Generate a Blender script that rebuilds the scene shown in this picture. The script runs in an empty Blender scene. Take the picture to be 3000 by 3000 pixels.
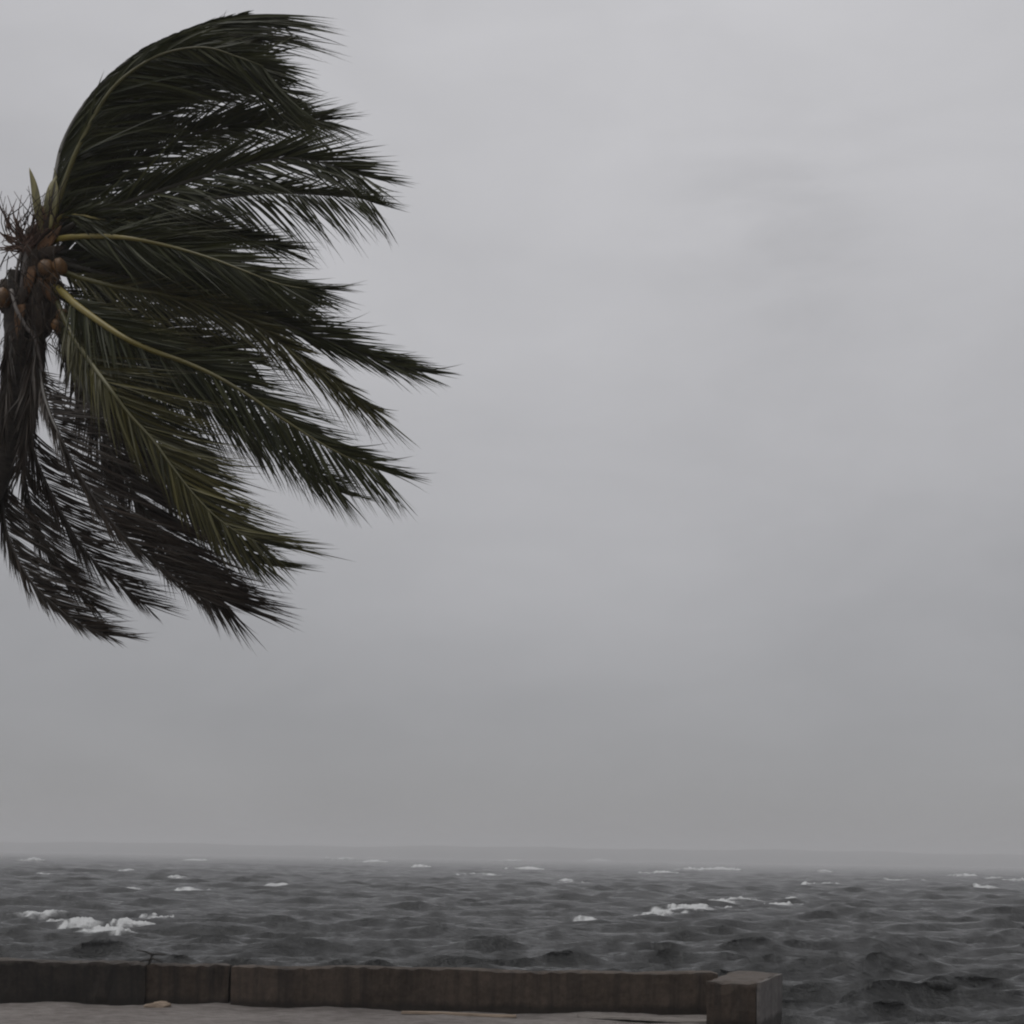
import bpy, math, random
import numpy as np
from mathutils import Vector, Matrix

random.seed(7); RNG = np.random.default_rng(7)
S = bpy.context.scene
COL = S.collection

# ------------------------------------------------------------------ camera
F = 3600.0                      # focal length in photo pixels (photo 3000 px wide)
CX, HY = 1500.0, 2513.0         # where the level axis meets the picture
ROLL = math.radians(0.9)
EYE = 1.70                      # eye above the sand
SEA_Z = -1.14
cam_d = bpy.data.cameras.new('camera'); cam = bpy.data.objects.new('camera', cam_d); COL.objects.link(cam)
c_, s_ = math.cos(ROLL), math.sin(ROLL)
cam.matrix_world = Matrix(((c_, -s_, 0, 0), (0, 0, -1, 0), (s_, c_, 0, EYE), (0, 0, 0, 1)))
cam_d.sensor_width = 36; cam_d.lens = F/3000*36
cam_d.shift_x = 0; cam_d.shift_y = (HY-1500)/3000
cam_d.clip_start = 0.05; cam_d.clip_end = 12000
S.camera = cam

def P(x, y, d):
    """the point d metres ahead that the photo shows at x, y"""
    u, v = x-CX, y-HY
    return Vector(((u*c_+v*s_)*d/F, d, EYE-(-u*s_+v*c_)*d/F))

# ------------------------------------------------------------------ sky and sun
SUN_EL, SUN_AZ = math.radians(66), math.radians(-125)
W = bpy.data.worlds.new('World'); S.world = W; W.use_nodes = True
nt = W.node_tree; nt.nodes.clear()
def N(t, kind, **kw):
    n = t.nodes.new(kind)
    for k, v in kw.items(): setattr(n, k, v)
    return n
def L(t, a, b): t.links.new(a, b)
def math_(t, op, a, b=None, c=None, clamp=False):
    n = N(t, 'ShaderNodeMath', operation=op, use_clamp=clamp)
    for i, v in enumerate((a, b, c)):
        if v is None: continue
        if hasattr(v, 'is_output'): L(t, v, n.inputs[i])
        else: n.inputs[i].default_value = v
    return n.outputs[0]
def mixc(t, f, a, b):
    n = N(t, 'ShaderNodeMix', data_type='RGBA')
    for s, v in ((n.inputs[0], f), (n.inputs[6], a), (n.inputs[7], b)):
        if hasattr(v, 'is_output'): L(t, v, s)
        else: s.default_value = v if not isinstance(v, tuple) else (*v, 1)[:4]
    return n.outputs[2]
def ramp(t, src, stops):
    n = N(t, 'ShaderNodeValToRGB'); e = n.color_ramp.elements
    while len(e) < len(stops): e.new(0.5)
    for el, (p, c) in zip(e, stops):
        el.position = p; el.color = (*c, 1) if isinstance(c, tuple) else (c, c, c, 1)
    L(t, src, n.inputs[0]); return n.outputs[0]
def noise(t, vec, scale, detail=4, rough=0.55, dist=0.0):
    n = N(t, 'ShaderNodeTexNoise'); n.inputs['Scale'].default_value = scale
    n.inputs['Detail'].default_value = detail; n.inputs['Roughness'].default_value = rough
    n.inputs['Distortion'].default_value = dist
    if vec is not None: L(t, vec, n.inputs['Vector'])
    return n.outputs['Fac']
def mapping(t, vec, scale=(1, 1, 1), rot=(0, 0, 0)):
    n = N(t, 'ShaderNodeMapping'); n.inputs['Scale'].default_value = scale; n.inputs['Rotation'].default_value = rot
    L(t, vec, n.inputs['Vector']); return n.outputs[0]

sky = N(nt, 'ShaderNodeTexSky', sky_type='NISHITA', sun_disc=False, sun_elevation=SUN_EL, sun_rotation=SUN_AZ)
tc = N(nt, 'ShaderNodeTexCoord'); dirn = tc.outputs['Generated']
sep = N(nt, 'ShaderNodeSeparateXYZ'); L(nt, dirn, sep.inputs[0])
zz = math_(nt, 'MAXIMUM', sep.outputs['Z'], 0.0)
cie = math_(nt, 'MULTIPLY_ADD', zz, 2.0, 1.0)                     # the standard overcast sky: 1 + 2 sin(elevation)
n1 = noise(nt, mapping(nt, dirn, (1.0, 1.0, 2.2)), 3.2, 5, 0.5, 0.4)
n2 = noise(nt, mapping(nt, dirn, (1.0, 1.0, 3.0), (0, 0.1, 0.3)), 9.0, 5, 0.55, 0.6)
cl = math_(nt, 'ADD', math_(nt, 'MULTIPLY_ADD', n1, 0.34, 0.83), math_(nt, 'MULTIPLY_ADD', n2, 0.10, -0.05))
def lobe(px, py, k):                                              # soft-edged patch of cloud round one direction
    d = (P(px, py, 10)-Vector((0, 0, EYE))).normalized()
    v = N(nt, 'ShaderNodeVectorMath', operation='DOT_PRODUCT'); L(nt, dirn, v.inputs[0]); v.inputs[1].default_value = d
    return math_(nt, 'EXPONENT', math_(nt, 'MULTIPLY', math_(nt, 'SUBTRACT', v.outputs['Value'], 1.0), k))
n3 = noise(nt, mapping(nt, dirn, (1.0, 1.0, 4.5), (0, 0.25, 0)), 8.0, 5, 0.55, 0.5)
dark = math_(nt, 'MULTIPLY', math_(nt, 'ADD', lobe(2180, 600, 420), lobe(2420, 690, 500)), math_(nt, 'MULTIPLY_ADD', n3, .20, -.055, clamp=True))
cl = math_(nt, 'SUBTRACT', math_(nt, 'MULTIPLY_ADD', lobe(1850, 1150, 16), .17, math_(nt, 'SUBTRACT', cl, .05)), dark)
lum = math_(nt, 'MULTIPLY', cie, cl)
cloud = N(nt, 'ShaderNodeVectorMath', operation='SCALE'); cloud.inputs[0].default_value = (2.61, 2.59, 2.665)
L(nt, lum, cloud.inputs['Scale'])
bg = N(nt, 'ShaderNodeBackground'); bg.inputs['Strength'].default_value = 0.1
L(nt, mixc(nt, 0.95, sky.outputs[0], cloud.outputs[0]), bg.inputs['Color'])
wo = N(nt, 'ShaderNodeOutputWorld'); L(nt, bg.outputs[0], wo.inputs['Surface'])

sun_d = bpy.data.lights.new('sun', 'SUN'); sun_d.energy = 0.9; sun_d.angle = math.radians(40); sun_d.color = (1, .97, .93)
sun = bpy.data.objects.new('sun', sun_d); COL.objects.link(sun)
sv = Vector((math.sin(SUN_AZ)*math.cos(SUN_EL), math.cos(SUN_AZ)*math.cos(SUN_EL), math.sin(SUN_EL)))
sun.rotation_euler = sv.to_track_quat('Z', 'Y').to_euler(); sun.location = (0, 0, 60)

S.view_settings.view_transform = 'Standard'; S.view_settings.look = 'None'
S.view_settings.exposure = 0; S.view_settings.gamma = 1; S.view_settings.use_curve_mapping = False
S.render.engine = 'CYCLES'
S.cycles.use_denoising = True; S.cycles.filter_width = 2.1
S.cycles.max_bounces = 6; S.cycles.volume_bounces = 1; S.cycles.transparent_max_bounces = 8

# ------------------------------------------------------------------ helpers
def mat(name):
    m = bpy.data.materials.new(name); m.use_nodes = True
    t = m.node_tree; b = t.nodes['Principled BSDF']
    return m, t, b
def bump(t, b, h, strength, dist):
    n = N(t, 'ShaderNodeBump'); n.inputs['Strength'].default_value = strength; n.inputs['Distance'].default_value = dist
    L(t, h, n.inputs['Height']); L(t, n.outputs[0], b.inputs['Normal']); return n
def attr(t, name): return N(t, 'ShaderNodeAttribute', attribute_name=name).outputs['Fac']
def set_attr(me, name, vals):
    a = me.attributes.new(name, 'FLOAT', 'POINT'); a.data.foreach_set('value', np.asarray(vals, dtype=np.float32))
def mesh(name, v, f, m=None, parent=None, smooth=True, **attrs):
    me = bpy.data.meshes.new(name); me.from_pydata([tuple(p) for p in v], [], f); me.update()
    if smooth: me.polygons.foreach_set('use_smooth', [True]*len(me.polygons))
    for k, a in attrs.items(): set_attr(me, k, a)
    if m: me.materials.append(m)
    o = bpy.data.objects.new(name, me); COL.objects.link(o)
    if parent:
        o.parent = parent; o.matrix_parent_inverse = parent.matrix_world.inverted()
    return o
def tag(o, label=None, cat=None, group=None, kind=None):
    for k, v in (('label', label), ('category', cat), ('group', group), ('kind', kind)):
        if v: o[k] = v
    return o
def empty(name, loc):
    o = bpy.data.objects.new(name, None); COL.objects.link(o); o.location = loc
    o.matrix_world = Matrix.Translation(loc); return o
def catmull(pts, n):
    """n+1 points evenly spaced along a smooth curve through pts (Vectors)"""
    p = [np.array(q, float) for q in pts]; p = [2*p[0]-p[1]]+p+[2*p[-1]-p[-2]]
    out = []
    for i in range(1, len(p)-2):
        for k in range(24):
            t = k/24
            out.append(.5*((2*p[i])+(-p[i-1]+p[i+1])*t+(2*p[i-1]-5*p[i]+4*p[i+1]-p[i+2])*t*t+(-p[i-1]+3*p[i]-3*p[i+1]+p[i+2])*t**3))
    out.append(p[-2]); out = np.array(out)
    d = np.r_[0, np.cumsum(np.linalg.norm(np.diff(out, axis=0), axis=1))]
    s = np.linspace(0, d[-1], n+1)
    return np.stack([np.interp(s, d, out[:, k]) for k in range(out.shape[1])], 1), d[-1]
def tube(pts, rad, sides=8, flat=1.0):
    """tube along pts (n,3) with radius per point; returns verts, faces, t per vert"""
    v, f, tt = [], [], []; n = len(pts)
    for i in range(n):
        T = pts[min(i+1, n-1)]-pts[max(i-1, 0)]; T = T/(np.linalg.norm(T)+1e-9)
        a = np.cross(T, (0.12, 1, 0.07)); a /= np.linalg.norm(a)+1e-9; b = np.cross(T, a)
        for k in range(sides):
            w = 2*math.pi*k/sides
            v.append(pts[i]+rad[i]*(math.cos(w)*a+math.sin(w)*b*flat)); tt.append(i/(n-1))
    for i in range(n-1):
        for k in range(sides):
            k2 = (k+1) % sides
            f.append((i*sides+k, i*sides+k2, (i+1)*sides+k2, (i+1)*sides+k))
    f.append(tuple(range(sides))[::-1]); f.append(tuple(range((n-1)*sides, n*sides)))
    return v, f, tt

# ------------------------------------------------------------------ materials
def leaf_mat(name, dark, light):
    m, t, b = mat(name)
    g = N(t, 'ShaderNodeTexCoord').outputs['Object']
    f = math_(t, 'MULTIPLY_ADD', noise(t, g, 3.0, 3), 0.5, math_(t, 'MULTIPLY_ADD', attr(t, 'tone'), 0.9, -0.2), clamp=True)
    lc = mixc(t, ramp(t, attr(t, 'along'), [(.80, 0.0), (1.0, .8)]), mixc(t, f, dark, light), (.050, .034, .020))
    L(t, lc, b.inputs['Base Color'])
    b.inputs['Roughness'].default_value = 0.48; b.inputs['Specular IOR Level'].default_value = 0.28
    tr = N(t, 'ShaderNodeBsdfTranslucent'); L(t, lc, tr.inputs['Color'])
    mx = N(t, 'ShaderNodeMixShader'); mx.inputs[0].default_value = 0.18
    L(t, b.outputs[0], mx.inputs[1]); L(t, tr.outputs[0], mx.inputs[2]); L(t, mx.outputs[0], t.nodes['Material Output'].inputs['Surface'])
    return m
M = {}
M['green'] = leaf_mat('green_leaf', (.014, .018, .006), (.054, .058, .015))
M['olive'] = leaf_mat('olive_leaf', (.020, .022, .009), (.125, .112, .030))
M['brown'] = leaf_mat('dry_leaf', (.017, .013, .009), (.055, .039, .027))
def rachis_mat(name, base, tip):
    m, t, b = mat(name)
    tcol = ramp(t, attr(t, 'along'), [(0.0, base), (0.28, base), (0.62, tip), (1, tip)])
    g = N(t, 'ShaderNodeTexCoord').outputs['Object']
    L(t, mixc(t, math_(t, 'MULTIPLY', noise(t, g, 14, 4), 0.55), tcol, (.03, .025, .012)), b.inputs['Base Color'])
    b.inputs['Roughness'].default_value = 0.45
    return m
M['stem_yellow'] = rachis_mat('yellow_stem', (.235, .185, .022), (.10, .090, .016))
M['stem_olive'] = rachis_mat('olive_stem', (.115, .105, .020), (.080, .076, .018))
M['stem_dark'] = rachis_mat('dark_stem', (.035, .030, .018), (.030, .026, .017))
M['stem_brown'] = rachis_mat('brown_stem', (.026, .020, .015), (.030, .022, .017))
M['stem_grey'] = rachis_mat('grey_stem', (.16, .14, .13), (.13, .11, .10))

def simple(name, c1, c2, scale, rough=0.8, stretch=(1, 1, 1), bs=0.4, bd=0.01):
    m, t, b = mat(name)
    g = mapping(t, N(t, 'ShaderNodeTexCoord').outputs['Object'], stretch)
    n = noise(t, g, scale, 6, 0.6)
    L(t, ramp(t, n, [(0.3, c1), (0.7, c2)]), b.inputs['Base Color'])
    b.inputs['Roughness'].default_value = rough
    bump(t, b, n, bs, bd); return m
M['trunk'] = simple('palm_bark', (.013, .011, .009), (.050, .041, .033), 9, 0.9, (1, 1, 3.5), 0.6, 0.02)
M['fibre'] = simple('palm_fibre', (.012, .009, .007), (.050, .032, .018), 26, 0.9, (1.4, 1.4, .5), 0.8, 0.02)
M['rust'] = simple('rust_fibre', (.060, .030, .014), (.20, .10, .040), 20, 0.85, (1.2, 1.2, .6), 0.7, 0.015)
M['spathe'] = simple('spathe_skin', (.075, .070, .022), (.23, .20, .065), 10, 0.55, (2.5, 2.5, .4), 0.3, 0.01)
M['twiglet'] = simple('flower_stalk_skin', (.060, .034, .024), (.13, .075, .052), 18, 0.8, (1, 1, 1), 0.3, 0.005)
M['coconut'] = simple('coconut_skin', (.040, .022, .009), (.23, .113, .032), 9, 0.5, (1, 1, .6), 0.25, 0.01)
M['driftwood'] = simple('driftwood_pale', (.17, .13, .095), (.42, .33, .25), 8, 0.85, (.5, 5, 5), 0.5, 0.01)
M['driftgrey'] = simple('driftwood_grey', (.11, .10, .09), (.27, .245, .225), 7, 0.85, (.5, 5, 5), 0.5, 0.01)
M['coping'] = simple('worn_coping', (.075, .068, .062), (.19, .17, .158), 9, .85, (1, 1, 1), .5, .01)
M['twigdark'] = simple('twig_bark', (.012, .011, .010), (.035, .030, .026), 20)

# weathered seawall: blotches, run-down stains, rain-dark patches
def weathered(name, a, bcol, wet, mottle=.5):
    m, t, b = mat(name)
    g = N(t, 'ShaderNodeTexCoord').outputs['Object']
    fine = noise(t, g, 18, 6, 0.65); down = noise(t, mapping(t, g, (5, 3, .30)), 1.5, 6, 0.62, .3)
    blot = noise(t, mapping(t, g, (.8, 1, 1.6)), 1.5, 6, 0.62, .4)
    c = ramp(t, math_(t, 'MULTIPLY_ADD', fine, mottle, math_(t, 'MULTIPLY', blot, 1-mottle)), [(0.34, a), (0.66, bcol)])
    c = mixc(t, ramp(t, down, [(0.46, 0.0), (0.64, wet)]), c, (.012, .0115, .011))
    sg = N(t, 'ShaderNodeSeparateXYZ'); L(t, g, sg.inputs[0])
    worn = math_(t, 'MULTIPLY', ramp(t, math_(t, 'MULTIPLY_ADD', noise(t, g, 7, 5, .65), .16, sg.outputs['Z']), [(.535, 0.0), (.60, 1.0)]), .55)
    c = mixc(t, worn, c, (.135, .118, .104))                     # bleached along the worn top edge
    damp = ramp(t, math_(t, 'MULTIPLY_ADD', noise(t, g, 4, 5, .65), -.16, sg.outputs['Z']), [(-.02, .75), (.06, 0.0)])
    c = mixc(t, damp, c, (.016, .014, .012))
    L(t, c, b.inputs['Base Color']); L(t, math_(t, 'MULTIPLY_ADD', blot, -.5, 1.0), b.inputs['Roughness']); b.inputs['Specular IOR Level'].default_value = 0.25
    bump(t, b, math_(t, 'ADD', fine, math_(t, 'MULTIPLY', down, 1.2)), 0.7, 0.014)
    return m
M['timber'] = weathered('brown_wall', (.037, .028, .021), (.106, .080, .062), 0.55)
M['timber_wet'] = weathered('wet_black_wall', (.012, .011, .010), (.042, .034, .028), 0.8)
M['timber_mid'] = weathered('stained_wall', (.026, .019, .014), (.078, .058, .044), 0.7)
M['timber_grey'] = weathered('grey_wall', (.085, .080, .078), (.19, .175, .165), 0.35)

# ------------------------------------------------------------------ sea
WIND = np.array([0.28, -0.96])
def build_sea():
    na, nr = 860, 980
    a = np.concatenate([np.linspace(-.95, -.52, 50)[:-1], np.linspace(-.52, .52, na-98), np.linspace(.52, .95, 50)[1:]])
    r = 9.0*np.exp(np.linspace(0, math.log(2500/9.0), nr))
    A, R = np.meshgrid(a, r)
    X = (A*R).astype(np.float64); Y = R.copy()
    dr = R*(math.log(2500/9.0)/nr)
    rng = np.random.default_rng(11)
    Z = np.zeros_like(X); DX = np.zeros_like(X); DY = np.zeros_like(X); J = np.zeros_like(X)
    lam_ = np.exp(np.linspace(math.log(0.32), math.log(9.5), 112))
    base = math.atan2(WIND[1], WIND[0])
    # slow patchiness: gusts roughen some of the water
    gust = 1+.22*np.sin(X*.031+Y*.017+1.1)*np.sin(X*.012-Y*.027+.4)
    for i, lam in enumerate(lam_):
        lam = lam*(1+rng.uniform(-.03, .03)); k = 2*math.pi/lam
        th = base+rng.normal(0, .36)
        amp = 0.0132*lam**0.74*math.exp(-(lam/8.0)**4)*rng.uniform(.6, 1.4)
        w = np.clip((lam/dr-1.7)/1.6, 0, 1)
        ph = k*(math.cos(th)*X+math.sin(th)*Y)+rng.uniform(0, 6.283)
        s, c = np.sin(ph), np.cos(ph); aw = amp*w*gust
        Z += aw*c; DX -= aw*math.cos(th)*s; DY -= aw*math.sin(th)*s
        J += aw*k*c
    crest = J*1.0
    # breaking crests at the places where the photo shows white water
    foam = np.zeros_like(X)
    u, v = X/R*F, (EYE-SEA_Z)/R*F
    breakers = []      # (px x, px y, half length px, rise m, strength, slope)
    for spec in WHITECAPS:
        x, y, hl, rise, st, slope = spec
        p = P(x, y, 1.0); q = (p.z-EYE)          # ray
        d = (SEA_Z-EYE)/q
        cx_, cy_ = p.x*d, d
        hlm = 1.2*hl*d/F; rise *= max(1.0, d/85)
        ca, sa = math.cos(slope), math.sin(slope)
        lx = (X-cx_)*ca+(Y-cy_)*sa; ly = -(X-cx_)*sa+(Y-cy_)*ca
        near = (np.abs(lx) < hlm*2.5) & (np.abs(ly) < max(7, d*.12))
        if not near.any(): continue
        lxn, lyn = lx[near], ly[near]; wd = max(.40, dr[near].mean()*1.7)
        zz_ = np.zeros_like(lxn); ff_ = np.zeros_like(lxn)
        nb = int(max(6, hl/5)); bow = rng.uniform(-.5, .5)
        for k in range(-1, nb):
            u_ = rng.uniform(-1, 1) if k >= 0 else .1; x0 = u_*hlm; y0 = bow*hlm*.35*(u_*u_-.4)+rng.normal(0, wd*.9)
            wx_ = hlm*rng.uniform(.10, .34)*(1-.5*abs(u_)); wy = wd*rng.uniform(.4, 1.05)
            tl = rng.uniform(-.3, .3)
            if k < 0: wx_, wy, y0, tl = hlm*.85, wd*.75, 0.0, rng.uniform(-.08, .08)      # the thin line of the crest itself
            ex = (lxn-x0); ey = (lyn-y0)-tl*ex
            q_ = np.exp(-(ex/wx_)**2)*np.where(ey < 0, np.exp(-(ey/(wy*1.7))**2), np.exp(-(ey/(wy*.7))**2))
            ff_ = np.maximum(ff_, q_*rng.uniform(.5, 1.1)); zz_ = np.maximum(zz_, q_*(rng.uniform(.3, 1.0) if k >= 0 else 1.0))
        zz_ *= rng.uniform(.75, 1.2, zz_.shape); Z[near] += rise*(.6+.15*min(1, max(0, (d-60)/80)))*zz_; foam[near] = np.maximum(foam[near], 1.25*st*ff_)
    # small whitecaps wherever the crests pinch hardest
    far = np.clip((R-38)/50, 0, 1)
    th = np.percentile(crest[R < 300], 99.90)
    foam = np.maximum(foam, .66*np.clip((crest-th)/(th*.22), 0, 1)*far)
    X2 = X+1.05*DX; Y2 = Y+1.05*DY
    # small whitecaps wherever the crests pinch hardest
    far = np.clip((R-25)/40, 0, 1)
    th = np.percentile(crest[R < 300], 99.82)
    foam = np.maximum(foam, .62*np.clip((crest-th)/(th*.22), 0, 1)*far)
    verts = np.stack([X2, Y2, Z+SEA_Z], -1).reshape(-1, 3)
    idx = np.arange(nr*na, dtype=np.int32).reshape(nr, na)
    quads = np.stack([idx[:-1, :-1], idx[:-1, 1:], idx[1:, 1:], idx[1:, :-1]], -1).reshape(-1, 4)
    me = bpy.data.meshes.new('sea'); me.vertices.add(len(verts)); me.vertices.foreach_set('co', verts.astype(np.float32).ravel())
    me.loops.add(quads.size); me.loops.foreach_set('vertex_index', quads.ravel())
    me.polygons.add(len(quads)); me.polygons.foreach_set('loop_start', np.arange(0, quads.size, 4, dtype=np.int32))
    me.update(calc_edges=True); me.validate()
    me.polygons.foreach_set('use_smooth', np.ones(len(quads), bool))
    set_attr(me, 'foam', foam.ravel())
    m, t, b = mat('sea_water')
    g = N(t, 'ShaderNodeTexCoord').outputs['Object']
    rip = noise(t, mapping(t, g, (1, 1, 1), (0, 0, .5)), 3.2, 5, 0.62, .4)
    rip2 = noise(t, mapping(t, g, (.6, 1.3, 1), (0, 0, -.3)), .9, 4, 0.6, .3)
    br = math_(t, 'ADD', math_(t, 'MULTIPLY', noise(t, g, 1.1, 4, .6, .5), .55), math_(t, 'MULTIPLY', noise(t, g, 4.2, 6, .72, .3), .45))
    fo = math_(t, 'MULTIPLY', attr(t, 'foam'), math_(t, 'MULTIPLY_ADD', br, 4.6, -1.45), clamp=True)
    fo = ramp(t, fo, [(0.05, 0.0), (0.62, 1.0)])
    murk = noise(t, g, .06, 3)
    strk = noise(t, mapping(t, g, (2.2, .16, 1), (0, 0, -.28)), 1.0, 5, .65)
    fo = math_(t, 'ADD', fo, math_(t, 'MULTIPLY', ramp(t, strk, [(.56, 0.0), (.74, 1.0)]), .07), clamp=True)
    L(t, mixc(t, fo, ramp(t, murk, [(.3, (.012, .013, .013)), (.7, (.022, .023, .022))]), (.56, .57, .57)), b.inputs['Base Color'])
    L(t, math_(t, 'MULTIPLY_ADD', fo, .4, .13), b.inputs['Roughness'])
    b.inputs['IOR'].default_value = 1.33
    bump(t, b, math_(t, 'ADD', math_(t, 'MULTIPLY', rip, .9), rip2), 0.9, 0.24)
    me.materials.append(m)
    o = bpy.data.objects.new('sea', me); COL.objects.link(o); tag(o, kind='structure')
WHITECAPS = [
    *[(x, y, h*1.6, .30, st, .0) for x, y, h, st in ((95, 2690, 26, .9), (140, 2694, 26, 1.0), (185, 2704, 28, 1.0), (230, 2716, 28, 1.0), (275, 2728, 30, 1.1), (320, 2738, 34, 1.2), (360, 2736, 30, 1.2), (392, 2716, 26, 1.2), (425, 2712, 24, 1.0), (462, 2694, 26, 1.1))],
    (555, 2609, 45, .20, 1.0, .0), (820, 2598, 60, .20, 1.0, -.1), (118, 2565, 24, .2, .9, 0), (310, 2562, 40, .15, .7, 0),
    (1395, 2565, 55, .25, 1.0, .2), (1535, 2548, 45, .25, 1.0, 0), (1675, 2588, 40, .2, .9, 0),
    (1930, 2560, 45, .3, 1.0, 0), (2015, 2550, 30, .3, 1.0, .1), (2105, 2550, 50, .3, 1.0, .2),
    *[(x, y, h*1.6, .34, st, .0) for x, y, h, st in ((1895, 2686, 26, .9), (1935, 2678, 30, 1.1), (1980, 2670, 32, 1.2), (2025, 2668, 34, 1.2), (2065, 2656, 28, 1.0), (2110, 2648, 26, .9), (2155, 2642, 26, .85), (2200, 2642, 20, .7), (2268, 2654, 24, 1.0), (2294, 2640, 24, 1.2), (2316, 2652, 20, 1.0))],
    (2405, 2594, 45, .3, 1.1, -.2), (2810, 2568, 35, .3, .9, 0), (2905, 2576, 30, .25, .8, 0),
    (1725, 2696, 35, .15, .8, 0), (2640, 2580, 50, .15, .55, .1), (1090, 2528, 40, .3, .8, 0), (1010, 2520, 40, .3, .7, 0),
]
_r = random.Random(21)
WHITECAPS += [(_r.uniform(20, 2980), 2522+_r.random()**1.5*95, _r.uniform(14, 40), _r.uniform(.2, .4), _r.uniform(.7, 1.0), _r.uniform(-.2, .3)) for _ in range(12)]
build_sea()

# ------------------------------------------------------------------ far shore
def build_hills():
    n = 260; xs = np.linspace(-1500, 1500, n); v, f = [], []
    for i, x in enumerate(xs):
        h = 21+1.6*math.sin(x*.0031+.6)+1.2*math.sin(x*.011+2)+.9*math.sin(x*.031)+random.uniform(-.5, .5)
        h *= .92+.16*min(1, max(0, (x+400)/1200))
        for dy, hh in ((0, -3.0), (6, h*.55), (40, h), (170, h*.8), (260, -3.0)):
            v.append((x, 2120+dy+30*math.sin(x*.004), SEA_Z+hh))
    for i in range(n-1):
        for k in range(4):
            f.append((i*5+k, (i+1)*5+k, (i+1)*5+k+1, i*5+k+1))
    m = simple('shore_scrub', (.03, .035, .03), (.09, .09, .08), .02)
    tag(mesh('hills', v, f, m), kind='structure')
build_hills()

# ------------------------------------------------------------------ beach
WALL_D = 13.3
FR = Vector((2.42, 12.06)); SIDE = Vector((math.sin(.396), math.cos(.396))); FRONT = Vector((math.cos(.396), -math.sin(.396)))
def build_sand():
    def hgt(x, y):
        h = .012*math.sin(x*1.9+y*2.7)+.010*math.sin(x*4.3-y*3.1+1)+.006*math.sin(x*11+y*7)
        w = max(0, 1-(WALL_D-y)/1.1)
        h += w*w*(.03+.04*math.exp(-((x+3.85)/.28)**2)+.05*math.exp(-((x+3.1)/.45)**2)+.008*math.sin(x*2.2))
        return h
    ys = np.concatenate([np.linspace(-45, 8, 24)[:-1], np.linspace(8, WALL_D+.12, 70)])
    v, f = [], []
    def right(y):
        if y > 12.0: return 2.10+(y-12.0)*.42
        if y > 10: return 2.1+(12.0-y)*.12
        return 2.34+(10-y)*2.6
    nx = 150
    for y in ys:
        xr = right(y)
        s = np.concatenate([np.linspace(0, .45, 20)[:-1], np.linspace(.45, 1, nx-19)])
        for q in s:
            x = -45+(xr+45)*q; q2 = 0
            v.append((x, y, hgt(x, y) if y > 7 else .02*math.sin(x*.7+y)))
    n = len(ys)
    for j in range(n-1):
        for i in range(nx-1):
            f.append((j*nx+i, j*nx+i+1, (j+1)*nx+i+1, (j+1)*nx+i))
    b0 = len(v)
    for j in range(n): p = v[j*nx+nx-1]; v.append((p[0]+.03, p[1], -2.4))
    for j in range(n-1): f.append((j*nx+nx-1, b0+j, b0+j+1, (j+1)*nx+nx-1))
    m, t, b = mat('wet_sand')
    g = N(t, 'ShaderNodeTexCoord').outputs['Object']
    big = noise(t, mapping(t, g, (.5, 1.2, 1)), 1.6, 5, .6); fine = noise(t, g, 55, 4, .7); mid = noise(t, mapping(t, g, (.6, 1.5, 1)), 9, 5, .65)
    c = ramp(t, math_(t, 'MULTIPLY_ADD', mid, .6, math_(t, 'MULTIPLY', big, .4)), [(.40, (.19, .171, .160)), (.62, (.35, .322, .303))])
    L(t, mixc(t, ramp(t, fine, [(.45, 0.0), (.75, .5)]), c, (.17, .15, .138)), b.inputs['Base Color'])
    b.inputs['Roughness'].default_value = .85; b.inputs['Specular IOR Level'].default_value = .2
    bump(t, b, math_(t, 'ADD', fine, math_(t, 'MULTIPLY', mid, 2.5)), .9, .03)
    tag(mesh('sand', v, f, m), kind='structure')
build_sand()

# ------------------------------------------------------------------ timber seawall
def rough_box(name, o, ex, ey, ez, m, parent, seg=(1, 1, 1), jit=.006, lean=0.0, wear=.012):
    """a worn timber: box spanned by ex, ey, ez from corner o, gridded and knocked about"""
    nx, ny, nz = seg; ids = {}; v, f = [], []
    ph = random.uniform(0, 50)
    def vid(i, j, k):
        key = (i, j, k)
        if key not in ids:
            p = Vector(o)+Vector(ex)*(i/nx)+Vector(ey)*(j/ny)+Vector(ez)*(k/nz)
            e = (i in (0, nx))+(j in (0, ny))+(k in (0, nz))
            q = Vector((random.uniform(-1, 1), random.uniform(-1, 1), random.uniform(-1, 1)))*jit
            if e >= 2:
                c = Vector(o)+(Vector(ex)+Vector(ey)+Vector(ez))*.5
                q += (Vector((0, c.y-p.y, c.z-p.z)).normalized())*wear*random.uniform(.3, 1.3)
            if k == nz: q.z += .010*math.sin(p.x*1.7+ph)+.007*math.sin(p.x*5.1+ph)
            p = p+q+Vector((lean*k/nz, 0, 0)); ids[key] = len(v); v.append(p)
        return ids[key]
    def face(fn, a, b):
        for i in range(a):
            for j in range(b): f.append(tuple(fn(i+di, j+dj) for di, dj in ((0, 0), (1, 0), (1, 1), (0, 1))))
    face(lambda i, k: vid(i, 0, k), nx, nz); face(lambda i, k: vid(nx-i, ny, k), nx, nz)
    face(lambda j, k: vid(nx, j, k), ny, nz); face(lambda j, k: vid(0, ny-j, k), ny, nz)
    face(lambda i, j: vid(i, j, nz), nx, ny); face(lambda i, j: vid(i, ny-j, 0), nx, ny)
    return mesh(name, v, f, m, parent, smooth=False)
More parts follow.
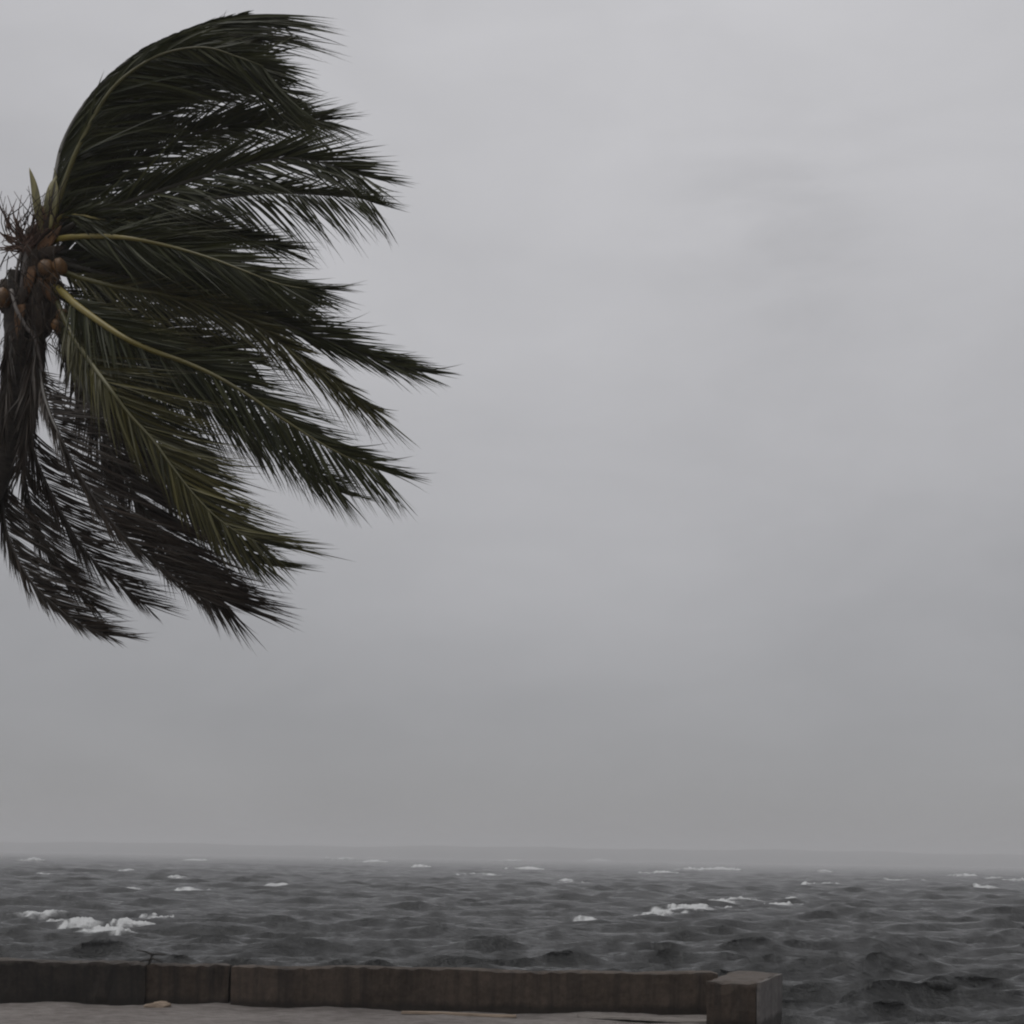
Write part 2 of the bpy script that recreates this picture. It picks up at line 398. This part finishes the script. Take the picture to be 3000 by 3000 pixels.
def build_wall():
    wx = lambda px: (px-CX)*WALL_D/F
    root = empty('seawall', (wx(900), WALL_D, 0))
    tag(root, 'low weathered dark brown seawall between the beach and the rough sea', 'seawall')
    def section(x0, x1, dy, top, m, nseg, jit):
        rough_box('wall_section', (wx(x0), WALL_D+dy, -1.9), (wx(x1)-wx(x0), 0, 0), (0, .2, 0), (0, 0, 1.9+top), m, root, (nseg, 2, 10), jit*1.1, 0, .024)
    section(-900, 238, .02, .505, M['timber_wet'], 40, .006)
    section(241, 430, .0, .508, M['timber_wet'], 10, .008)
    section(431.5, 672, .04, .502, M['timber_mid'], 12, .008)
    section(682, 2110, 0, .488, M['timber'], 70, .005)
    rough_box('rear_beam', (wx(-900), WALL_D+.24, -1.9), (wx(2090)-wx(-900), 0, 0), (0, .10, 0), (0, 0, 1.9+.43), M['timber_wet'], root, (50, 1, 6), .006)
    # corner block, turned toward the sea
    bl = FR-FRONT*.50
    bo = Vector((bl.x, bl.y, -2.2)); h = 2.2+.525
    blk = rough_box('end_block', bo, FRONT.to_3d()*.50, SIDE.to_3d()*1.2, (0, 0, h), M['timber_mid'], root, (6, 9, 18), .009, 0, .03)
    blk['label'] = 'square dark end block of the wall'
    o3 = bo+FRONT.to_3d()*.502+SIDE.to_3d()*.01
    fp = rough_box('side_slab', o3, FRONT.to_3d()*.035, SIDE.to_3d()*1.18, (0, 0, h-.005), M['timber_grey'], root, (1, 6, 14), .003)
    fp['label'] = 'grey streaked slab on the sea side of the end block'
build_wall()

# things lying along the foot of the wall
def plank(name, a, b, w, th, m, label, cat):
    """a board from a to b (foot points), w wide across the view, th thick"""
    a, b = Vector(a), Vector(b); c = (a+b)/2
    e = b-a; n = 14; v, f = [], []
    for i in range(n+1):
        t = i/n; p = a+e*t; ww = w*(1-.25*abs(2*t-1)**3)*(1+.06*math.sin(9*t+a.x))
        for dy, dz in ((-.5, 0), (-.46, 1), (.46, 1), (.5, 0)):
            v.append((p.x+random.uniform(-.004, .004), p.y+dy*ww, p.z+dz*th+.006*math.sin(5*t+a.y)))
    for i in range(n):
        for k in range(4): f.append((i*4+k, (i+1)*4+k, (i+1)*4+(k+1) % 4, i*4+(k+1) % 4))
    f.append((0, 1, 2, 3)); f.append(tuple(n*4+k for k in (3, 2, 1, 0)))
    return tag(mesh(name, v, f, m, smooth=False), label, cat)
def foot(px, d, z): return ((px-CX)*d/F, d, z)
plank('driftwood_plank', foot(1184, 13.02, .030), foot(1520, 13.06, .012), .10, .022, M['driftwood'],
      'long pale driftwood plank lying flat on the sand against the brown wall', 'plank')
plank('driftwood_plank', foot(1700, 13.10, .012), foot(2090, 12.80, .030), .24, .018, M['driftgrey'],
      'grey weathered board lying beside the square block at the end of the seawall', 'plank')

def lump():
    c = Vector(foot(468, 13.12, .06)); v, f = [], []; nu, nv_ = 14, 8
    for j in range(nv_+1):
        for i in range(nu):
            a, b = 2*math.pi*i/nu, math.pi*j/nv_
            k = 1+.16*math.sin(3*a+2*b)+.1*math.sin(5*a-3*b)
            v.append(c+Vector((.13*math.cos(a)*math.sin(b)*k+.04*math.cos(b), .07*math.sin(a)*math.sin(b)*k, .045*math.cos(b)*k)))
    for j in range(nv_):
        for i in range(nu): f.append((j*nu+i, (j+1)*nu+i, (j+1)*nu+(i+1) % nu, j*nu+(i+1) % nu))
    tag(mesh('driftwood_chunk', v, f, M['driftwood']), 'small pale tan lump of driftwood at the foot of the black wall section', 'driftwood')
lump()

def twig():
    d = WALL_D+.05; q = lambda x, y: np.array(P(x, y, d))
    br = [((436, 2826), (440, 2808), (446, 2797), (462, 2795), (487, 2797)), ((446, 2797), (428, 2789), (402, 2783)),
          ((441, 2806), (462, 2812), (478, 2820)), ((438, 2812), (420, 2814), (408, 2818))]
    v, f = [], []
    for k, b in enumerate(br):
        p, _ = catmull([q(*z)+np.array([0, .03*math.sin(k*2+i), 0])*(i > 0) for i, z in enumerate(b)], 8)
        vv, ff, _ = tube(p, np.linspace(.016 if k == 0 else .012, .005, 9), 6)
        f += [tuple(i+len(v) for i in q_) for q_ in ff]; v += vv
    tag(mesh('twig', v, f, M['twigdark']), 'dark forked twig snagged on top of the seawall', 'twig')
twig()

# ------------------------------------------------------------------ palm tree
PD = 11.4
ROOT = Vector((-9.3, PD+.3, 0.0))
palm = empty('palm_tree', ROOT)
tag(palm, 'tall coconut palm bent by the gale, all its fronds blown to the right', 'tree')
WINDV = np.array([.985, .12, -.12])
LEN = 1.50
SINGLES = []          # (length, frond object, verts, faces, tone, material)
def frond(pts, depth, cls, stem, up, dn, phi=0., r0=.030, start=.07, n=92, tip=.55, gap=.06, width=.034, seed=0, label=None, cut=68, rag=.78):
    """pts: picture points of the midrib; depth: metres nearer(-)/farther(+) at base and tip
    up/dn: (length, angle at base, angle at tip, wind, droop) of the leaflets on each side"""
    rng = np.random.default_rng(seed+100)
    k = len(pts)
    P3 = [np.array(P(x, y, PD+min(1, i*.36)*(depth[0]+(depth[1]-depth[0])*(i/(k-1))**1.4))) for i, (x, y) in enumerate(pts)]
    R, ln = catmull(P3, cut); R = R[:61]
    n = int(n*(2.7 if cls == 'brown' else 2.0)); width = width*.58
    rad = r0*(1-np.linspace(0, 1, 61)**.8)+.004
    rad[:5] *= np.linspace(1.25, 1.05, 5)
    v, f, tt = tube(R, rad, 8, .7)
    fo = mesh('frond', v, f, M[stem], palm, along=tt)
    if label: fo['label'] = label
    mv, mf, mt = [], [], []
    for side, (Lm, a0, a1, wk, dr) in ((1, up), (-1, dn)):
        if Lm <= 0: continue
        ph1, ph2 = rng.uniform(0, 6.28, 2)
        for i in range(n):
            t = start+(1-start)*((i+rng.uniform(-.3, .3))/(n-1))
            t = min(max(t, start), .995)
            clump = math.sin(t*31+ph1)*.5+math.sin(t*67+ph2)*.5
            if rng.random() < gap*(1.5 if clump < -.3 else .6): continue
            x = t*60; j = min(int(x), 59); base = R[j]+(R[j+1]-R[j])*(x-j)
            T = R[min(j+2, 60)]-R[max(j-1, 0)]; T /= np.linalg.norm(T)
            Y = np.array([0, 1., 0]); Y -= T*T.dot(Y); Y /= np.linalg.norm(Y)
            Sd = np.cross(Y, T); Sd /= np.linalg.norm(Sd)            # left of the way it runs, in the view plane
            if Sd.dot(np.array([0, 0, 1])) < 0 and T[0] > 0: Sd = -Sd
            ph = math.radians(phi)*side+rng.normal(0, .18)
            sv_ = side*(math.cos(ph)*Sd)+math.sin(ph)*Y*side
            sv_ = side*math.cos(ph)*Sd+math.sin(abs(ph))*(-Y if phi >= 0 else Y)+Y*rng.normal(0, .22)
            q = (t-start)/(1-start)
            al = math.radians((a0+(a1-a0)*q)*.88)+clump*.08+rng.normal(0, .045)
            d0 = T*math.cos(al)+sv_*math.sin(al)
            prof = min(1, .45+q*3.2)*(1-(1-tip)*max(0, (q-.35)/.65)**1.5)
            le = Lm*LEN*prof*rng.uniform(rag, 1.1)
            w = width*min(1, .6+prof*.45)*rng.uniform(.8, 1.15)*.5
            ns = 6; p = base.copy(); pp = [p.copy()]; dd = []
            flut = rng.normal(0, .085 if rng.random() < .85 else .25, 3)
            for s in range(ns):
                z = (s+.5)/ns
                d = d0*(1-wk*z)+WINDV*wk*z+np.array([0, 0, -1.])*dr*z+flut*z
                d /= np.linalg.norm(d); dd.append(d); p = p+d*le/ns; pp.append(p.copy())
            Nn = np.array([0, 1., 0])*.8+rng.normal(0, .55, 3)+Sd*.25
            vs, fs = [], []; tone = float(np.clip(rng.normal(.45, .22)+clump*.1, 0, 1))
            for s in range(ns+1):
                d = dd[min(s, ns-1)]; z = s/ns
                wv = np.cross(d, Nn); wv /= np.linalg.norm(wv)+1e-9
                up_ = np.cross(wv, d)
                ww = w*(min(1, .35+z*5) if z < .2 else 1)*(1-max(0, (z-.22)/.78)**1.15)
                if s == ns: vs.append(pp[s])
                else: vs += [pp[s]+wv*ww-up_*ww*.35, pp[s], pp[s]-wv*ww-up_*ww*.35]
            for s in range(ns-1):
                o = 3*s; fs += [(o, o+1, o+4, o+3), (o+1, o+2, o+5, o+4)]
            o = 3*(ns-1); fs += [(o, o+1, o+3), (o+1, o+2, o+3)]
            vis = math.hypot(pp[-1][0]-pp[0][0], pp[-1][2]-pp[0][2])
            SINGLES.append((vis, fo, vs, fs, tone, cls)); 
    return fo

C0 = (150, 700)
FRONDS = [
 # top of the crown, blown right over
 dict(pts=[(128,700),(150,600),(166,500),(186,418),(240,318),(332,214),(430,142),(560,84),(690,48),(830,22)], depth=(.15,.5), cls='green', stem='stem_dark',
      up=(.13,5,6,.45,.1), dn=(.84,46,22,.6,.05), phi=18, tip=.9, rag=.5, n=170, width=.042, gap=.02),
 dict(pts=[(135,700),(165,610),(195,520),(228,435),(292,312),(350,238),(437,176),(520,146),(610,140),(700,168),(790,202),(880,248)], depth=(-.1,-.5), cls='green', stem='stem_olive',
      up=(.38,10,24,.6,.0), dn=(.80,54,34,.5,.06), phi=-30, start=.09, tip=1.0, rag=.55, n=125, width=.042, gap=.02, r0=.028),
 dict(pts=[(130,700),(160,640),(215,540),(300,430),(420,330),(560,260),(720,240),(860,280),(960,330)], depth=(.2,.9), cls='green', stem='stem_dark',
      up=(.5,34,14,.6,0), dn=(.66,50,24,.4,.12), phi=20, n=120, width=.040, gap=.03),
 dict(pts=[(135,710),(200,620),(300,530),(440,440),(600,385),(760,355),(920,352),(1068,374)], depth=(.1,.7), cls='green', stem='stem_dark',
      up=(.62,34,14,.5,0), dn=(.62,46,28,.25,.25), phi=25, n=100, width=.034, gap=.08),
 dict(pts=[(132,700),(170,580),(230,440),(330,300),(480,190),(610,125),(730,98),(850,112)], depth=(.3,.8), cls='green', stem='stem_dark',
      up=(.22,2,26,.5,.0), dn=(.70,40,30,.45,.05), phi=25, tip=1.0, rag=.5, n=150, width=.040, gap=.03),
 dict(pts=[(135,700),(180,560),(250,420),(360,310),(500,235),(640,192),(760,184),(870,206)], depth=(0,.25), cls='green', stem='stem_dark',
      up=(.36,10,30,.5,0), dn=(.52,36,34,.4,.05), phi=20, tip=1.0, rag=.5, n=130, width=.038, gap=.03),
 dict(pts=[(140,740),(215,800),(300,862),(410,930),(540,985),(680,1030),(800,1100)], depth=(.6,1.0), cls='green', stem='stem_dark',
      up=(.55,44,18,.5,0), dn=(.5,46,24,.05,.2), phi=15, n=96, gap=.06),
 dict(pts=[(130,800),(220,890),(300,1000),(385,1130),(480,1260),(580,1380),(690,1470)], depth=(.7,1.0), cls='green', stem='stem_dark',
      up=(.62,50,24,.5,0), dn=(.5,48,26,.05,.2), phi=15, n=96, gap=.06),
 dict(pts=[(135,700),(200,674),(280,668),(380,674),(490,694),(600,712)], depth=(.35,.5), cls='green', stem='stem_dark',
      up=(.42,40,18,.5,0), dn=(.42,44,18,.4,.05), phi=15, n=80, width=.040, gap=.02, start=.04),
 dict(pts=[(135,752),(200,738),(290,744),(400,764),(520,800),(640,830)], depth=(.35,.5), cls='green', stem='stem_dark',
      up=(.42,44,18,.5,0), dn=(.42,44,20,.3,.1), phi=15, n=80, width=.040, gap=.02, start=.04),
 # the long pale-edged pair
 dict(pts=[(150,700),(215,660),(290,623),(435,572),(580,522),(725,482),(860,464),(1000,494),(1110,545),(1218,678)], depth=(-.2,-.9), cls='green', stem='stem_dark',
      up=(.66,26,12,.35,.0), dn=(.62,58,26,.30,.12), cut=74, phi=18, n=100, width=.036, gap=.05),
 dict(pts=[(150,705),(230,665),(330,640),(470,610),(640,580),(800,565),(960,572),(1080,588),(1200,660)], depth=(.2,.3), cls='green', stem='stem_dark',
      up=(.5,26,10,.4,.0), dn=(.66,62,44,.05,.35), phi=10, n=96, width=.034, gap=.10),
 dict(pts=[(150,715),(175,640),(230,632),(290,642),(420,650),(560,660),(700,690),(850,730),(930,745)], depth=(-.3,-.4), cls='green', stem='stem_yellow',
      up=(.45,24,14,.5,.0), dn=(.5,34,18,.45,.05), phi=30, n=90, width=.034, gap=.08, r0=.024),
 dict(pts=[(140,716),(188,697),(290,692),(377,698),(464,714),(550,736),(638,764),(725,797),(819,832),(927,848),(1036,842)], depth=(-.5,-1.2), cls='green', stem='stem_yellow',
      up=(.60,30,14,.55,-.03), dn=(.60,40,16,.45,.10), start=.12, phi=-24, n=100, width=.036, gap=.04, r0=.028),
 dict(pts=[(140,750),(220,770),(330,790),(480,810),(640,850),(800,885),(980,908)], depth=(.3,.6), cls='green', stem='stem_dark',
      up=(.55,34,16,.5,0), dn=(.55,40,24,.35,.15), phi=20, n=90, gap=.06),
 dict(pts=[(140,765),(230,785),(340,810),(520,850),(700,905),(870,962),(1014,1020),(1160,1072),(1268,1108),(1328,1148)], depth=(.1,-.2), cls='green', stem='stem_dark',
      up=(.62,30,13,.55,-.02), dn=(.55,30,10,.15,.10), phi=20, n=110, width=.036, gap=.05),
 dict(pts=[(135,780),(220,810),(330,838),(470,862),(610,895),(725,945),(834,1012),(942,1088),(1050,1168),(1123,1222),(1182,1306)], depth=(-.2,-.6), cls='olive', stem='stem_olive',
      up=(.40,22,8,.10,.05), dn=(.72,36,10,.0,.15), phi=15, n=105, width=.030, gap=.14),
 dict(pts=[(140,835),(180,855),(232,900),(348,980),(435,1023),(543,1062),(638,1105),(730,1160),(840,1235),(960,1310),(1080,1366),(1190,1394),(1292,1380)], depth=(-.7,-1.1), cls='green', stem='stem_yellow',
      up=(.62,32,14,.60,-.02), dn=(.66,48,30,.10,.22), start=.13, phi=-22, n=120, width=.036, gap=.04, r0=.038),
 dict(pts=[(150,845),(240,890),(350,960),(470,1020),(600,1075),(720,1120),(790,1150)], depth=(-.5,-.7), cls='olive', stem='stem_yellow',
      up=(.50,34,12,.55,0), dn=(.35,22,8,.2,.05), start=.15, phi=-25, n=80, width=.036, gap=.06, r0=.012),
 dict(pts=[(130,840),(230,900),(340,990),(470,1090),(620,1190),(780,1300),(930,1400),(1040,1470),(1110,1525)], depth=(.3,.6), cls='green', stem='stem_dark',
      up=(.58,36,16,.6,0), dn=(.55,42,22,.05,.2), phi=15, n=100, gap=.08),
 dict(pts=[(140,820),(203,965),(254,1045),(312,1125),(377,1212),(449,1291),(507,1371),(580,1462),(660,1536),(760,1590),(860,1606),(930,1604)], depth=(-.8,-1.3), cls='olive', stem='stem_olive',
      up=(.74,46,20,.60,0), dn=(.48,32,28,.15,.25), tip=.7, start=.12, phi=-22, n=115, width=.036, gap=.04, r0=.030),
 dict(pts=[(140,900),(230,1030),(330,1190),(440,1340),(540,1470),(640,1570),(760,1650),(900,1640)], depth=(.2,.4), cls='green', stem='stem_dark',
      up=(.70,48,20,.6,0), dn=(.45,34,22,.1,.25), phi=10, n=105, width=.036, gap=.05),
 dict(pts=[(150,920),(218,1080),(300,1270),(390,1440),(490,1585),(590,1700),(705,1800),(850,1878)], depth=(-.2,-.5), cls='brown', stem='stem_dark',
      cut=73, up=(.66,40,28,.25,.06), dn=(.46,34,18,.12,.05), phi=15, tip=.9, n=115, width=.038, gap=.06),
 dict(pts=[(92,900),(118,1100),(138,1190),(167,1262),(217,1364),(290,1480),(362,1567),(449,1639),(543,1719),(630,1798),(700,1864),(740,1900)], depth=(-.6,-.9), cls='brown', stem='stem_brown',
      tip=.6, cut=72, up=(.62,42,28,.35,.05), dn=(.34,14,10,.15,.02), phi=12, n=100, width=.028, gap=.12, r0=.030, start=.2),
 dict(pts=[(78,900),(86,1150),(94,1306),(138,1422),(188,1516),(246,1610),(326,1690),(406,1755),(478,1813),(530,1843)], depth=(.2,.3), cls='brown', stem='stem_brown',
      up=(.56,56,26,.55,.0), dn=(.34,16,14,.1,.1), phi=8, n=88, width=.026, gap=.16, r0=.026, start=.28),
 dict(pts=[(50,920),(24,1150),(10,1320),(8,1480),(30,1590),(87,1697),(159,1772),(239,1830),(348,1871),(452,1886)], depth=(.25,-.3), cls='brown', stem='stem_brown',
      up=(.56,54,20,.55,.05), dn=(.30,12,10,.1,.1), phi=10, n=88, width=.028, gap=.12, r0=.026, start=.30),
 dict(pts=[(66,920),(62,1150),(60,1300),(78,1430),(120,1560),(190,1680),(280,1780),(370,1850)], depth=(.4,.7), cls='brown', stem='stem_brown',
      up=(.48,50,26,.5,.05), dn=(.34,20,16,.2,.15), phi=12, n=76, width=.026, gap=.14, start=.30),
 # dead fronds hanging down against the trunk
 dict(pts=[(104,860),(104,960),(96,1080),(84,1200),(70,1320),(52,1420)], depth=(-.32,-.26), cls='brown', stem='stem_brown',
      up=(.34,14,12,.05,.4), dn=(.34,14,12,.0,.4), phi=30, n=46, width=.036, gap=.1, r0=.026, start=.2),
 dict(pts=[(40,880),(30,980),(22,1090),(14,1200),(4,1320)], depth=(-.30,-.24), cls='brown', stem='stem_brown',
      up=(.30,12,10,.05,.4), dn=(.30,12,10,.0,.4), phi=30, n=40, width=.036, gap=.1, r0=.024, start=.2),
 dict(pts=[(120,880),(124,980),(112,1090),(100,1180),(98,1260)], depth=(-.10,.1), cls='brown', stem='stem_brown',
      up=(.26,12,10,.15,.4), dn=(.30,14,10,.0,.4), phi=20, n=40, width=.034, gap=.1, r0=.022, start=.2),
]
for i, kw in enumerate(FRONDS): frond(seed=i, **kw)
# the 300 largest leaflets are objects of their own; the rest of each frond is one part
SINGLES.sort(key=lambda s: -s[0])
ALONG = [z/6 for z in range(6) for _ in range(3)]+[1.0]      # how far out along the leaflet each vertex is
for ln, fo, vs, fs, tone, cls in SINGLES[:300]:
    mesh('leaflet', vs, fs, M[cls], fo, tone=[tone]*len(vs), along=ALONG)
rest = {}
for ln, fo, vs, fs, tone, cls in SINGLES[300:]:
    v, f, tt, _ = rest.setdefault(fo.name, ([], [], [], (fo, cls)))
    b = len(v); v += vs; f += [tuple(i+b for i in q) for q in fs]; tt += [tone]*len(vs)
for nme, (v, f, tt, (fo, cls)) in rest.items():
    tag(mesh('leaflets', v, f, M[cls], fo, tone=tt, along=ALONG*(len(v)//19)), kind='stuff')

# trunk: bends away to the left, ringed with old leaf scars
def build_trunk():
    q = lambda x, y, dd=0: np.array(P(x, y, PD+dd))
    tp = [q(62, 800, -.05), q(58, 900), q(50, 1000), q(40, 1130), q(24, 1260), q(-14, 1400), q(-90, 1560), q(-230, 1800), q(-420, 2110), q(-700, 2520),
          np.array((ROOT.x+.15, ROOT.y, .55)), np.array((ROOT.x, ROOT.y, -.15))]
    p, ln = catmull(tp, 230)
    t = np.linspace(0, 1, 231); s = t*ln
    rad = .112+.03*t+.11*np.clip((t-.9)/.1, 0, 1)**2
    rad = rad*(1+.045*(np.abs(((s/.115) % 1)-.5)*2)**3)+RNG.normal(0, .0012, 231)
    v, f, tt = tube(p, rad, 18)
    mesh('trunk', v, f, M['trunk'], palm)
build_trunk()
def blade(name, pts, w, m, label=None, th=.35):
    p, _ = catmull([np.array(P(x, y, PD+d)) for x, y, d in pts], 16)
    prof = np.sin(np.linspace(.35, math.pi, 17))**.8*w+.002
    v, f, tt = tube(p, prof, 8, th)
    o = mesh(name, v, f, m, palm)
    if label: o['label'] = label
blade('spathe', [(122, 690, -.15), (110, 610, -.2), (100, 545, -.2), (86, 492, -.2)], .040, M['spathe'], 'upright olive spear beside the flower stalks')
blade('spathe', [(134, 670, -.1), (138, 600, -.12), (150, 545, -.1), (166, 515, -.05)], .034, M['spathe'], 'short yellowish spear at the crown top')
blade('spathe', [(146, 670, -.2), (160, 600, -.22), (166, 555, -.2), (164, 528, -.2)], .026, M['spathe'])
blade('spathe', [(150, 660, .1), (160, 590, .1), (165, 530, .1), (158, 492, .1)], .020, M['spathe'])
def clump(name, c, size, m, seed, depth=0.):
    rng = np.random.default_rng(seed); v, f = [], []; nu, nv_ = 20, 14; c = np.array(P(c[0], c[1], PD+depth)); ph = rng.uniform(0, 6, 4)
    for j in range(nv_+1):
        for i in range(nu):
            a, b = 2*math.pi*i/nu, math.pi*j/nv_
            k = 1+.10*math.sin(3*a+ph[0]+b)+.09*math.sin(7*a+ph[1])*math.sin(b)+.07*math.sin(11*a+5*b+ph[2])+rng.uniform(-.05, .05)
            v.append(c+np.array([size[0]*math.cos(a)*math.sin(b), size[1]*math.sin(a)*math.sin(b), size[2]*math.cos(b)])*k)
    for j in range(nv_):
        for i in range(nu): f.append((j*nu+i, (j+1)*nu+i, (j+1)*nu+(i+1) % nu, j*nu+(i+1) % nu))
    return mesh(name, v, f, m, palm)
clump('fibre_sheath', (112, 770), (.155, .17, .30), M['fibre'], 1)
clump('fibre_sheath', (140, 660), (.085, .10, .17), M['rust'], 2, -.05)['label'] = 'rust brown fibre at the crown top'
clump('fibre_sheath', (118, 905), (.15, .16, .26), M['fibre'], 3)
clump('fibre_sheath', (28, 872), (.15, .12, .15), M['fibre'], 4, .02)
clump('fibre_sheath', (92, 1040), (.10, .12, .36), M['fibre'], 5, .1)
clump('fibre_sheath', (58, 960), (.13, .12, .30), M['trunk'], 6, 0)
for k, (x, y, dd, r) in enumerate(((136, 786, -.20, .073), (174, 781, -.19, .070), (154, 812, -.15, .068), (8, 872, -.14, .080), (184, 926, -.15, .062), (170, 955, -.12, .060))):
    o = clump('coconut', (x, y), (r*.92, r*.92, r*1.18), M['coconut'], 20+k, dd)
    # smoother than fibre: relax the knocks
    me = o.data; c = np.array(P(x, y, PD+dd))
    for vv in me.vertices:
        q = np.array(vv.co)-c; l = np.linalg.norm(q); vv.co = Vector(c+q/l*(l*.35+r*.65))
for k, (x, y, ex_, ey_, dd, w) in enumerate(((120, 730, 60, -70, -.16, .05), (120, 745, 75, -25, -.17, .05), (118, 790, 70, 50, -.17, .055), (116, 830, 60, 70, -.16, .055),
        (104, 840, 25, 90, -.17, .05), (70, 850, -25, 75, -.17, .05), (90, 800, -20, 90, -.18, .05), (96, 760, -35, -40, -.12, .045), (128, 700, 20, -80, -.14, .045), (60, 900, -10, 90, -.17, .05), (110, 900, 10, 100, -.16, .05))):
    blade('leaf_base', [(x-ex_*.4, y-ey_*.4, dd*.6), (x, y, dd), (x+ex_*.5, y+ey_*.5, dd), (x+ex_, y+ey_, dd*.7)], w, M['fibre'] if k % 3 else M['rust'], th=.3)
def strands():
    rng = np.random.default_rng(9); v, f = [], []
    for k in range(150):
        x, y = rng.uniform(10, 178), rng.uniform(620, 1010); a = rng.uniform(-.9, .9); le = rng.uniform(40, 130)
        dd = -rng.uniform(.12, .32); dx = math.sin(a)*le; dy = math.cos(a)*le*(1 if y > 700 else -1)
        pts = [np.array(P(x, y, PD+dd)), np.array(P(x+dx*.5+rng.normal(0, 8), y+dy*.5, PD+dd-.02)), np.array(P(x+dx+14, y+dy+rng.normal(0, 8), PD+dd))]
        p, _ = catmull(pts, 6); vv, ff, _ = tube(p, np.linspace(.006, .002, 7), 4)
        f += [tuple(i+len(v) for i in q) for q in ff]; v += vv
    tag(mesh('fibre_strands', v, f, M['fibre'], palm), kind='stuff')
strands()
# dead flower stalks
def stalks():
    rng = np.random.default_rng(5); v, f = [], []
    c = np.array(P(78, 722, PD-.15))
    for k in range(46):
        a = math.radians(rng.uniform(38, 205)); le = rng.uniform(.22, .46)*(1.15 if 70 < math.degrees(a) < 130 else .85)
        d = np.array([math.cos(a), rng.normal(0, .45), math.sin(a)]); d /= np.linalg.norm(d)
        b = c+rng.normal(0, .035, 3); m_ = b+d*le*.5+rng.normal(0, .03, 3); e = b+d*le+np.array([.04, 0, .02])+rng.normal(0, .03, 3)
        p, _ = catmull([b, m_, e], 8)
        rad = np.linspace(.010, .0022, 9); j = rng.integers(2, 5); rad[j] += .010*(rng.random() < .7)
        vv, ff, _ = tube(p, rad, 5); f += [tuple(i+len(v) for i in q) for q in ff]; v += vv
    tag(mesh('flower_stalks', v, f, M['twiglet'], palm), kind='stuff')
    clump('flower_head', (84, 726), (.075, .08, .10), M['twiglet'], 8, -.12)
    for nme, pts, r in (('stalk', [(78, 740, -.15), (70, 800, -.16), (62, 860, -.12), (56, 900, -.05)], (.026, .018)),
                        ('stalk', [(62, 740, -.18), (50, 790, -.18), (46, 850, -.1)], (.014, .012)),
                        ('stalk', [(34, 850, -.2), (48, 905, -.24), (78, 960, -.24), (100, 985, -.24), (112, 1030, -.22), (124, 1090, -.2), (132, 1120, -.16)], (.020, .012))):
        p, _ = catmull([np.array(P(x, y, PD+d)) for x, y, d in pts], 24)
        vv, ff, tt = tube(p, np.linspace(r[0], r[1], 25), 8)
        mesh(nme, vv, ff, M['stem_grey'], palm, along=tt)
stalks()

# ------------------------------------------------------------------ haze
def build_haze():
    x, y0, y1, z0, z1 = 2700, -60, 2700, -3.2, 30
    v = [(sx*x, yy, zz) for sx in (-1, 1) for yy in (y0, y1) for zz in (z0, z1)]
    f = [(0, 1, 3, 2), (4, 6, 7, 5), (0, 4, 5, 1), (2, 3, 7, 6), (0, 2, 6, 4), (1, 5, 7, 3)]
    m = bpy.data.materials.new('haze'); m.use_nodes = True; t = m.node_tree; t.nodes.clear()
    o = N(t, 'ShaderNodeOutputMaterial'); p = N(t, 'ShaderNodeVolumePrincipled')
    p.inputs['Color'].default_value = (.92, .92, .93, 1); p.inputs['Density'].default_value = .00098
    L(t, p.outputs[0], o.inputs['Volume'])
    tag(mesh('haze', v, f, m, smooth=False), kind='stuff')
build_haze()
